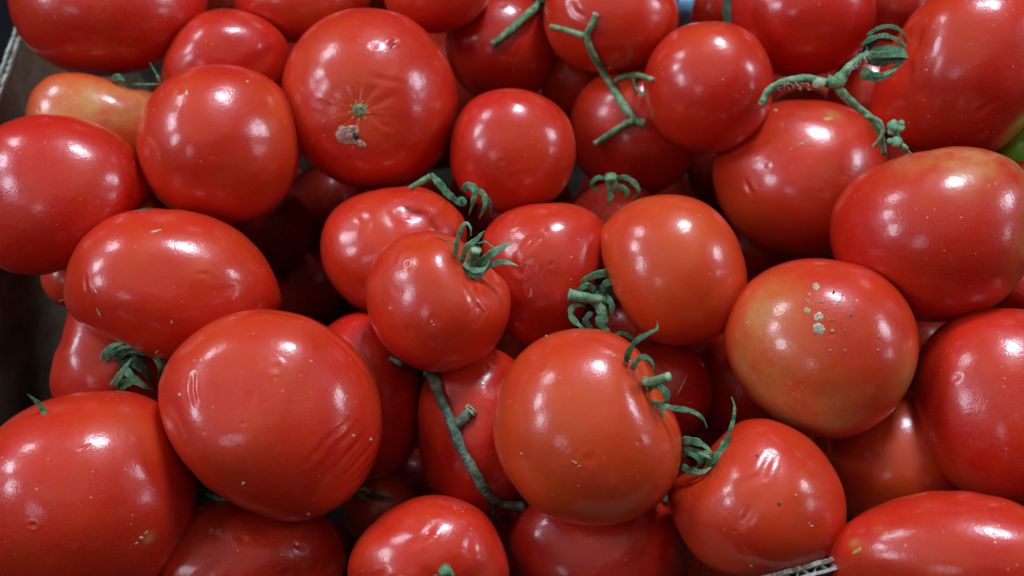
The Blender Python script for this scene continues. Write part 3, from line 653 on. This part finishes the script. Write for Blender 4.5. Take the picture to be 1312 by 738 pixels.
# tangled calyx right of the blistered tomato
dr = TOM['orange_shoulder'].D - 0.006
c = Calyx('blistered', (770, 384), 14, 0, dref=dr)
c.stalk([(728, 377, 6), (744, 380, 5), (760, 383, 3), (776, 385, 0)], 8.0, 6.0, SEPAL_PALE)
cap(c.o, (727, 377, 6), 6.5, c.ref, (-.8, 0, .6))
c.sepal([(798, 352, -4), (782, 350, 0), (764, 352, 4), (748, 359, 6), (738, 370, 5)], 7.0)
c.sepal([(765, 388, 2), (772, 402, 3), (773, 418, 3), (772, 428, 2)], 8.0)
c.sepal([(748, 390, 2), (733, 394, 5), (732, 406, 5), (742, 417, 5), (756, 424, 4), (770, 429, 4)], 4.6, SEPAL_PALE)
c.sepal([(776, 378, 0), (784, 390, 3), (784, 400, 3), (792, 406, 2)], 5.0)
c.sepal([(770, 376, 0), (776, 364, 3), (790, 362, 2), (797, 372, 0)], 6.0)
c.sepal([(758, 400, 3), (750, 410, 5), (756, 420, 5), (768, 436, 3)], 5.0, DARKSTEM)
c.sepal([(775, 395, 1), (768, 412, 4), (780, 428, 3), (786, 440, 1)], 6.0)
c.sepal([(762, 372, 3), (752, 366, 6), (742, 372, 6), (736, 382, 4)], 5.0, SEPAL)
c.sepal([(783, 432, 2), (796, 427, 3), (808, 432, 3), (813, 440, 2)], 3.4)
c.sepal([(748, 358, 6), (738, 372, 4), (728, 384, 3), (720, 389, 3)], 1.3, SEPAL_PALE)
# dark shrivelled calyx at left
c = Calyx('left_calyxed', (172, 462), 16, 2.0)
c.sepal([(132, 470, 1), (133, 456, 6), (142, 445, 10), (158, 439, 12), (178, 438, 12)], 4.6, SEPAL_PALE)
c.sepal([(136, 470, 2), (142, 455, 8), (153, 446, 11), (168, 444, 13), (182, 441, 12)], 3.8)
c.sepal([(150, 470, 1), (138, 464, 3), (128, 457, 4), (124, 455, 4)], 4.0)
c.sepal([(142, 500, 1), (150, 487, 7), (160, 472, 11), (170, 458, 13)], 5.8, SEPAL_PALE)
c.sepal([(170, 458, 13), (182, 470, 11), (192, 484, 8), (199, 499, 4)], 6.6, DARKSTEM)
c.sepal([(171, 468, 9), (183, 476, 9), (193, 486, 7)], 3.6, SEPAL)
c.sepal([(200, 460, 5), (209, 468, 7), (213, 482, 6)], 4.8)
c.sepal([(145, 452, 3), (165, 448, 6), (188, 452, 8), (206, 462, 7)], 7.0, DARKSTEM)
c.sepal([(133, 468, 5), (137, 482, 5), (132, 494, 4), (122, 498, 2)], 1.2, DARKSTEM)
c.sepal([(150, 498, 2), (164, 490, 5), (184, 488, 5)], 8.0)
c.sepal([(140, 475, 1), (155, 462, 3), (175, 458, 3)], 9.0, DARKSTEM)
c.sepal([(186, 448, 4), (198, 456, 7), (205, 470, 8), (203, 488, 6)], 5.4, SEPAL)
c.sepal([(160, 470, 2), (170, 484, 5), (184, 494, 5), (196, 500, 3)], 6.4, SEPAL_PALE)
c.sepal([(150, 462, 3), (160, 452, 7), (172, 450, 9), (186, 456, 9)], 4.2, SEPAL)
# coiled calyx at lower right
c = Calyx('orange_right', (905, 588), 13, 0.0)
c.sepal([(868, 566, 2), (884, 565, 6), (900, 570, 8), (914, 582, 8)], 6.6)
c.sepal([(870, 574, 2), (888, 577, 6), (902, 582, 8), (914, 590, 7)], 4.4, SEPAL_PALE)
c.sepal([(872, 588, 2), (880, 581, 7), (892, 586, 8), (896, 596, 6), (884, 598, 4)], 3.8)
c.sepal([(870, 596, 2), (884, 603, 6), (900, 605, 8), (914, 597, 6)], 5.6)
c.sepal([(902, 590, 3), (914, 590, 7), (922, 582, 8), (931, 566, 8), (936, 552, 8)], 8.0, tip=.3)
c.sepal([(924, 578, 8), (934, 556, 9), (940, 536, 9), (941, 520, 9), (937, 508, 8)], 3.0, twist=.2)
# drooping calyx in the gap at centre top
c = Calyx('tendril_bearer', (784, 234), 8, 2.0, dref=TOM['tendril_bearer'].D - .034)
c.stalk([(782, 226, 8), (783, 236, 5), (784, 246, 1)], 7.5, 5.5)
c.sepal([(778, 230, 4), (766, 228, 6), (758, 235, 6), (763, 244, 4), (774, 246, 2)], 3.6)
c.sepal([(790, 228, 4), (802, 228, 6), (814, 236, 6), (818, 246, 5), (811, 255, 3)], 4.4)
c.sepal([(784, 240, 3), (782, 252, 4), (778, 264, 3)], 5.0)
c.sepal([(792, 238, 2), (804, 246, 3), (800, 256, 2)], 4.4)
# drooping tendrils under the wounded tomato
c = Calyx('creased_left', (592, 258), 7, 0.0, dref=TOM['creased_left'].D - .020)
c.stalk([(526, 241, 3), (538, 234, 5), (552, 226, 6)], 3.4, 4.4)
c.sepal([(552, 224, 6), (562, 234, 7), (573, 248, 6), (586, 259, 3), (594, 262, 1)], 5.8, mid=.5, tip=.5)
c.sepal([(594, 244, 3), (600, 238, 6), (608, 243, 8), (606, 258, 7), (601, 275, 4)], 6.2)
c.sepal([(611, 243, 4), (620, 250, 6), (621, 264, 6), (614, 280, 3)], 4.8)
c.sepal([(622, 252, 3), (628, 262, 4), (628, 276, 2)], 3.6, DARKSTEM)
# sepal along the seam between kidney and slanted tomatoes
c = Calyx('slanted_oval', (112, 312), 6, -20.0, DARKSTEM)
c.sepal([(112, 312, 1), (122, 300, 3), (138, 287, 5), (160, 276, 7), (180, 270, 7), (194, 266, 6)], 3.6, mid=.5)
c.sepal([(120, 303, 3), (128, 294, 6), (134, 290, 7), (131, 284, 7)], 2.6, SEPAL)
c.sepal([(108, 318, 1), (98, 338, 2), (91, 356, 2), (88, 372, 2), (84, 382, 3), (76, 386, 4)], 3.0, SEPAL, mid=.6)
# sepal tip behind the lower left tomato
c = Calyx('lower_left', (58, 530), 5, -1.0)
c.sepal([(60, 532, -1), (52, 520, 1), (44, 512, 3), (35, 505, 4)], 4.2, mid=.3)
# dark calyx under the largest front tomato
c = Calyx('bottom_left_mid', (268, 628), 9, 1.0, DARKSTEM)
c.sepal([(262, 630, 2), (256, 616, 6), (252, 600, 8), (254, 590, 8)], 5.0, SEPAL)
c.sepal([(264, 625, 3), (276, 618, 6), (288, 632, 6), (294, 642, 4)], 5.5, SEPAL)
c.sepal([(262, 632, 2), (272, 636, 5), (284, 640, 4), (296, 640, 3)], 3.4, SEPAL_PALE)
c.sepal([(268, 626, 1), (262, 640, 3), (254, 646, 2)], 3.4, DARKSTEM)
c.sepal([(262, 622, 3), (268, 606, 6), (280, 614, 5)], 4.4, SEPAL)
# stem tip of the ribbed bottom tomato
c = Calyx('bottom_middle', (573, 742), 8, 1.0)
c.stalk([(578, 745, 0), (575, 738, 4), (570, 730, 8)], 7.0, 8.0)
c.sepal([(566, 742, 1), (560, 738, 4), (552, 740, 3)], 3.0)
c = Calyx('hole_d', (478, 634), 6, 0.0, DARKSTEM)
c.sepal([(470, 640, 1), (460, 634, 3), (450, 638, 2)], 3.6, SEPAL)
c.sepal([(478, 634, 1), (492, 638, 3), (506, 640, 3)], 3.6, DARKSTEM)
c.sepal([(474, 632, 1), (466, 626, 4), (456, 629, 3)], 3.0, SEPAL_PALE)
c = Calyx('pale_unripe', (152, 100), 6, 0.0)
c.sepal([(146, 102, 1), (152, 99, 4), (160, 104, 3)], 5.5)
c.sepal([(170, 108, 0), (190, 108, 2), (206, 108, 1)], 1.8, SEPAL)
c.sepal([(206, 108, 1), (202, 98, 2), (192, 80, 2)], 2.0, SEPAL)
c = Calyx('under_front', (852, 640), 4, 0.0)
c.sepal([(846, 638, 1), (853, 636, 3), (858, 644, 3), (856, 652, 2)], 2.4)
c = Calyx('under_blotched', (1066, 588), 3, 0.0)
c.sepal([(1062, 587, 1), (1070, 588, 2), (1075, 588, 1)], 2.2)

# thick stem on the lumpy corner tomato
t = TOM['shouldered']; dref = min(TOM['hairline'].D, TOM['upper_right'].D, t.D) - 0.036
# where the stem passes it must clear what lies below it
c = Calyx('shouldered', (1150, 70), 9, 0, dref=dref + .012)
main = [(978, 131, 2), (984, 118, 4), (998, 107, 6), (1018, 102, 8), (1040, 101, 9), (1060, 106, 9), (1074, 100, 10), (1086, 88, 10), (1098, 77, 9), (1112, 70, 8)]
st = add_mesh('stem', [rod(main, 5.0, 5.6, dref, 11, .16, lie=.8)], STEM, t.obj)
cap(st, (977, 132, 2), 5.6, dref, (-.5, -.6, .7))
add_mesh('knot', [disc_at(px(1050, 107, dref - .0125), 8 * dref / F, unit(np.array([0, -.2, 1.])), 9)], CUT, st)
add_mesh('knuckle', [rod([(1060, 104, 9), (1072, 106, 10), (1079, 98, 10)], 8.5, 8.0, dref, 12, .10)], STEM, st)
add_mesh('side_branch', [rod([(1070, 108, 9), (1080, 120, 8), (1092, 132, 6), (1106, 143, 5), (1118, 154, 3), (1128, 172, 0), (1133, 198, -6)], 6.0, 3.8, dref, 14, .15)], STEM, st)
add_mesh('side_branch', [rod([(1108, 149, 5), (1119, 151, 8), (1129, 158, 9), (1131, 170, 8), (1126, 180, 7), (1119, 188, 5)], 3.0, 2.6, dref, 15, .1)], STEM, st)
add_mesh('side_branch', [rod([(1166, 200, -2), (1160, 191, 4), (1153, 184, 6), (1149, 174, 7), (1146, 164, 8)], 4.0, 4.2, dref, 16, .25)], SEPAL_PALE, st)
for i, (u, v, r) in enumerate([(1146, 160, 8), (1153, 163, 6), (1142, 168, 4.5), (1148, 181, 7), (1141, 180, 4), (1155, 157, 4)]):
    add_mesh('bud', [disc_at(px(u, v, dref - .010), r * dref / F, unit(np.array([.3 * (-1) ** i, .3, 1.])), 20 + i)], SEPAL_PALE, st)
for pts, w, m_ in (([(1110, 72, 8), (1124, 64, 10), (1142, 62, 9), (1160, 66, 4)], 5.0, SEPAL), ([(1112, 78, 8), (1128, 80, 10), (1144, 78, 8), (1160, 74, 4)], 6.0, DARKSTEM),
                   ([(1106, 84, 8), (1116, 94, 9), (1132, 96, 9), (1146, 88, 7), (1156, 80, 3)], 4.2, SEPAL), ([(1102, 90, 7), (1108, 98, 8), (1122, 102, 8), (1136, 98, 6), (1146, 90, 3)], 4.0, SEPAL),
                   ([(1111, 46, 10), (1124, 37, 12), (1140, 34, 11), (1154, 40, 8), (1161, 54, 4)], 3.2, SEPAL), ([(1104, 58, 9), (1116, 50, 12), (1132, 46, 12), (1148, 51, 9), (1160, 62, 4)], 4.0, SEPAL),
                   ([(1112, 70, 9), (1130, 70, 12), (1148, 70, 9), (1162, 72, 4)], 5.6, SEPAL)):
    add_mesh('sepal', [blade(pts, w, dref, int(w * 10), tip=.75)], m_, c.o)
def hairs(curves, n, L, parent, ref, seed=1, mirror=None):
    rng = np.random.RandomState(seed); V = []; Fc = []
    for i in range(n):
        pts = curves[rng.randint(len(curves))]; C, D = path3(pts, ref); j = rng.randint(len(C) - 1)
        b = C[j] + np.array([0, 0, .003]) + rng.normal(size=3) * .0010; d = unit(rng.normal(size=3) + np.array([0, -.9, .3])) * L * rng.uniform(.5, 1.3)
        w = unit(np.cross(d, [0, 0, 1])) * .00010; k = len(V)
        V += [b - w, b + w, b + d]; Fc.append((k, k + 1, k + 2))
    o = add_mesh('stem_hair', [(np.array(V), np.array(Fc))], HAIR, parent); o['kind'] = 'stuff'; return o
hairs([[(995, 112, 8), (1020, 108, 10), (1050, 110, 10)], [(1085, 90, 10), (1100, 78, 10), (1112, 68, 9)]], 90, .0026, st, dref)

# loose pieces of vine
def vine(label, pieces, m, cuts, seed):
    root = None
    for i, (pts, w0, w1, lie) in enumerate(pieces):
        g = rod(pts, w0, w1, None, seed + i, .20 if m is VINE_DULL else .12, lie=lie)
        if root is None:
            root = add_mesh('vine_stem', [g], m); tag(root, label, 'vine stem', 'loose pieces of green vine')
        else: add_mesh('side_branch', [g], m, root)
        if i in cuts:
            for e, r in cuts[i]:
                n = 10; V = g[0]; c = V[-2] if e == 0 else V[-1]; q = V[n * 2:n * 3].mean(0) if e == 0 else V[-2 - 3 * n:-2 - 2 * n].mean(0)
                add_mesh('cut_end', [disc_at(c, r * .34e-3, unit(c - q), seed)], CUT, root)
vine('forked loose green stem with four arms lying on a tomato near the top', [
    ([(764, 17), (758, 32), (752, 46), (757, 64), (768, 84), (780, 104), (792, 124), (804, 142), (814, 154), (825, 158)], 3.8, 5.6, .6),
    ([(705, 34), (716, 36), (730, 40), (750, 47)], 3.0, 3.6, .4),
    ([(784, 108), (792, 101), (806, 97), (820, 97), (836, 102)], 3.6, 3.4, .3),
    ([(812, 100), (814, 108), (818, 116), (826, 122)], 2.4, 2.0, .2),
    ([(812, 155), (800, 160), (788, 168), (776, 176), (762, 185)], 5.0, 4.0, .5)], STEM, {0: [(0, 5), (1, 6.5)], 1: [(0, 3.5)], 4: [(1, 5)]}, 31)
vine('short straight green stem entering from the top edge', [([(712, -16), (700, -4), (684, 12), (664, 30), (646, 46), (630, 57)], 6.2, 5.0, .5)], STEM, {0: [(1, 4.5)]}, 41)
vine('rough crooked grey-green vine piece hanging between tomatoes at bottom centre', [
    ([(553, 478), (560, 498), (570, 522), (580, 544), (587, 566), (598, 588), (612, 612), (626, 634), (644, 646), (672, 650)], 7.0, 6.2, .5),
    ([(581, 546), (590, 540), (598, 532), (606, 524)], 6.0, 7.8, .8),
    ([(632, 640), (632, 652), (631, 666)], 3.6, 3.2, .3),
    ([(556, 484), (540, 478), (520, 470), (500, 459)], 4.0, 2.8, -1.5)], VINE_DULL, {0: [(1, 5.5)], 1: [(1, 8)]}, 51)

# ------------------------------------------------------------------ blemishes
k = 'scarred'; ob = TOM[k].obj
add_mesh('stem_scar', [patch(k, 460, 142, 11, 1, .0005, dome=.6)], SCARGREEN, ob)
rays_ = []
for i in range(9):
    q = i * 0.70 + .2; rays_.append(patch(k, 460 + 11.5 * math.cos(q), 142 + 11.5 * math.sin(q), 4.2, 60 + i, .00012, aspect=.3, ang=q))
YEL = plain('yellow_rays', [(.45, .22, .02), (.6, .36, .06)], 200, .6)
add_mesh('scar_rays', rays_, YEL, ob)
add_mesh('wound', [patch(k, 447, 171, 18, 5, .0004, aspect=.95, ang=.6, jag=.5, dome=.9)], WOUND, ob)
add_mesh('wound', [patch(k, 461, 184, 9.0, 6, .0005, aspect=.6, ang=.5, jag=.5, dome=.9)], WOUND, ob)
add_mesh('wound_core', [patch(k, 456, 174, 8, 7, .0012, aspect=.45, ang=1.2, jag=.5, dome=1)], DARKSPOT, ob)
k = 'blotched'; ob = TOM[k].obj; rr = random.Random(4)
for u, v, r, m_ in [(1045, 367, 5.6, CORK), (1034, 398, 5.6, CORK), (1049, 406, 7.6, CORK), (1049, 421, 9, SCABBLUE), (1053, 386, 3.4, CORK), (1068, 375, 2.4, DARKSPOT), (1074, 388, 3.6, CORK), (1037, 377, 3.4, CORK),
                    (1035, 386, 2.6, CORK), (1067, 424, 4.2, CORK), (1063, 410, 2.4, CORK), (1068, 409, 2.0, CORK), (1079, 378, 1.8, CORK), (1090, 403, 3.6, SCARGREEN), (1064, 449, 2.2, CORK), (1083, 449, 2.0, CORK),
                    (1126, 431, 2.0, CORK), (1125, 448, 1.8, CORK), (1058, 395, 1.8, CORK), (1041, 390, 2.0, CORK), (1083, 423, 1.6, CORK)]:
    add_mesh('scab', [patch(k, u, v, r * (.72 if r < 5 else .9), int(u * 3 + v), .0005, jag=.35, dome=.9)], m_, ob)
def spots(k, lst, name='fleck'):
    for u, v, r, m_, asp, an in lst:
        p, _ = ray(k, u, v)
        if p is not None: add_mesh(name, [patch(k, u, v, r, int(u + v * 5), .00022, aspect=asp, ang=an, jag=.3, dome=.5)], m_, TOM[k].obj)
spots('lower_left', [(181, 689, 3.4, CORK, .8, 0), (187, 683, 4, YEL, .35, -.8), (175, 696, 3.4, YEL, .35, -.6)])
spots('bottom_right', [(1069, 726, 3.6, SCABBLUE, 1, 0), (1098, 706, 10, YEL, .28, -.55), (1134, 684, 5, YEL, .4, -.5)])
spots('flat_topped', [(239, 119, 2.6, CORK, 1.6, 0), (317, 104, 2.2, YEL, 1, 0)])
spots('hairline', [(1029, 183, 11, CORK, .10, -.42), (1015, 190, 6, CORK, .10, -.5), (994, 141, 3, CORK, .6, 0), (1062, 152, 9, YEL, .3, -.1)])
spots('slanted_oval', [(199, 296, 9, CORK, .16, -.2), (122, 372, 6, CORK, .16, 1.1), (127, 401, 8, CORK, .16, 1.1), (201, 451, 3, CORK, .5, -.6), (220, 413, 2, CORK, 1, 0)])
spots('vine_front', [(736, 592, 5, CORK, .14, .4), (743, 597, 3, CORK, .2, -.3), (787, 455, 1.6, CORK, 1, 0), (806, 463, 1.8, CORK, 1, 0), (668, 581, 1.6, CORK, 1, 0), (700, 430, 1.5, CORK, 1, 0)])
spots('big_front', [(444, 508, 2, YEL, 1, 0), (453, 558, 2.2, CORK, 1, 0), (475, 563, 2.2, CORK, 1, 0), (395, 659, 2.4, CORK, .8, 0), (312, 619, 3, CORK, .6, -.4), (230, 505, 2, CORK, 1.2, 0)])
spots('orange_right', [(998, 646, 3, DARKSPOT, .9, 0), (1040, 674, 2.2, CORK, 1, 0), (1020, 634, 2, CORK, .8, 0), (963, 725, 4, CORK, .25, .6), (970, 584, 2, DARKSPOT, 1, 0)])
spots('wilted_calyx', [(553, 412, 1.6, CORK, 1, 0), (556, 416, 1.4, CORK, 1, 0), (500, 395, 1.5, CORK, 1, 0)])
spots('deep_beneath_calyx', [(874, 494, 20, CORK, .035, -1.12)])
spots('scarred', [(503, 58, 7, DARKSPOT, .16, -.85)])

# ------------------------------------------------------------------ cardboard box
def slab(name, P1, P2, down, th, h, mt, parent=None, drop=0.0):
    """upright board below the line P1-P2 (world), thickness th towards inward normal given by down"""
    pass
def box_wall(root, u1, v1, D1, u2, v2, D2, inward, height=.24, seed=0):
    A, B = to_world(px(u1, v1, D1)), to_world(px(u2, v2, D2)); L = np.linalg.norm(B - A); e = (B - A) / L
    n = unit(np.cross(e, [0, 0, 1.])); 
    if n @ np.array(inward) < 0: n = -n
    dn = unit(np.cross(e, n)); dn = dn if dn[2] < 0 else -dn
    rng = np.random.RandomState(seed); T_ = .0042
    def sheet(off0, off1, wave=0.0, nseg=220, hh=height, top=0.0, jag=.0004):
        V = []; Fc = []
        for i in range(nseg + 1):
            s = L * i / nseg; w = wave * math.sin(2 * math.pi * s / .0068); tj = top + rng.uniform(-jag, jag)
            for (o_, z_) in ((off0 + w, tj), (off1 + w, tj), (off1 + w, hh), (off0 + w, hh)): V.append(A + e * s + n * o_ + dn * z_)
        for i in range(nseg):
            for j in range(4):
                a, b = i * 4 + j, i * 4 + (j + 1) % 4; Fc += [(a, b, b + 4), (a, b + 4, a + 4)]
        Fc += [(0, 1, 2), (0, 2, 3), (nseg * 4, nseg * 4 + 2, nseg * 4 + 1), (nseg * 4, nseg * 4 + 3, nseg * 4 + 2)]
        return np.array(V), np.array(Fc)
    def put(name, g, m_, par):
        og = A if par is not None else A
        me = np_mesh(name, g[0] - A, g[1], False); o = link(name, me, m_); o.location = A - WORLD[par.name]; o.parent = par; WORLD[o.name] = A; return o
    w_ = put('wall', sheet(T_ - .0009, T_), KRAFT, root)
    put('outer_liner', sheet(0, .0009, top=.0003), KRAFT, w_)
    put('torn_edge', sheet(-.0002, .0011, hh=.0016, top=-.0002, nseg=160, jag=.0006), LINER, w_)
    put('fluting', sheet(T_ / 2 - .00035, T_ / 2 + .00035, .0013, 1400, .03, .0007), LINER, w_)
    put('torn_edge', sheet(T_ - .0012, T_ - .0008 + .0012, hh=.0022, top=-.0002, nseg=160, jag=.0008), LINER, w_)
    return w_
FLOOR_Z = -0.02
bx = bpy.data.objects.new('cardboard_box', None); scene.collection.objects.link(bx); bx.location = (0, 0, FLOOR_Z); WORLD[bx.name] = np.array([0, 0, FLOOR_Z])
tag(bx, 'brown cardboard box with white corrugated cut edges holding the tomatoes', 'box')
box_wall(bx, 60, -78, .63, -142, 486, .555, (1, 0, 0), .26, 1)
box_wall(bx, 700, 832, .434, 1250, 680, .454, (0, 1, 0), .22, 2)
mb = bmesh.new(); bmesh.ops.create_cube(mb, size=1); bmesh.ops.scale(mb, vec=(.80, .62, .005), verts=mb.verts); me = bpy.data.meshes.new('bottom'); mb.to_mesh(me); mb.free()
o = link('bottom', me, BOTTOM_SHADE); o.parent = bx; o.location = (0.06, 0.05, .012)
# dark floor under the box
me = np_mesh('floor', np.array([(-6, -6, 0), (6, -6, 0), (6, 6, 0), (-6, 6, 0)], float), np.array([(0, 1, 2, 3)]), False)
o = link('floor', me, FLOORM); o.location = (0, 0, FLOOR_Z - .02); tag(o, 'dark floor outside the box', None, kind='structure')

# green pepper at the right edge
d, f = ICO[6]; az = np.arctan2(d[:, 1], d[:, 0]); m_ = 1 + .10 * np.cos(3 * az + 1.0) * (1 - d[:, 2] ** 2)
V = d * m_[:, None] * np.array([.0235, .0175, .017]); cc, ss = math.cos(R(-28)), math.sin(R(-28))
V = np.stack([cc * V[:, 0] - ss * V[:, 1], ss * V[:, 0] + cc * V[:, 1], V[:, 2]], 1)
og = to_world(px(1340, 190, TOM['shouldered'].D + .006))
me = np_mesh('green_pepper', V @ CR.T, f); o = link('green_pepper', me, PEPPER); o.location = og
tag(o, 'bright green pepper peeking out at the right edge', 'pepper')
# blue plastic strip at the top edge
D = TOM['upper_scarlet'].D + .012; C = catmull([px(884, -40, D), px(880, -10, D - .002), px(877, 12, D - .004), px(872, 40, D + .004)], 8)
W = np.linspace(11.5, 10, len(C)) * D / F
me_ = add_mesh('plastic_strip', [sweep(C, W, W * .35, 14, .3, .3, .06, 3)], BLUE)
tag(me_, 'blue plastic strip poking up between tomatoes at the top edge', 'plastic strip')
g = rod([(931, -20), (932, 0), (931, 14), (933, 40)], 4.5, 6, TOM['upper_right'].D - .030, 3, .15)
s_ = add_mesh('vine_stem', [g], DARKSTEM); tag(s_, 'dark dried bit of stem wedged at the top edge left of a tomato', 'vine stem', 'loose pieces of green vine')

if __name__ == '__main__':
    print('TRIS', sum(len(o.data.polygons) for o in bpy.data.objects if o.type == 'MESH'))
    pass
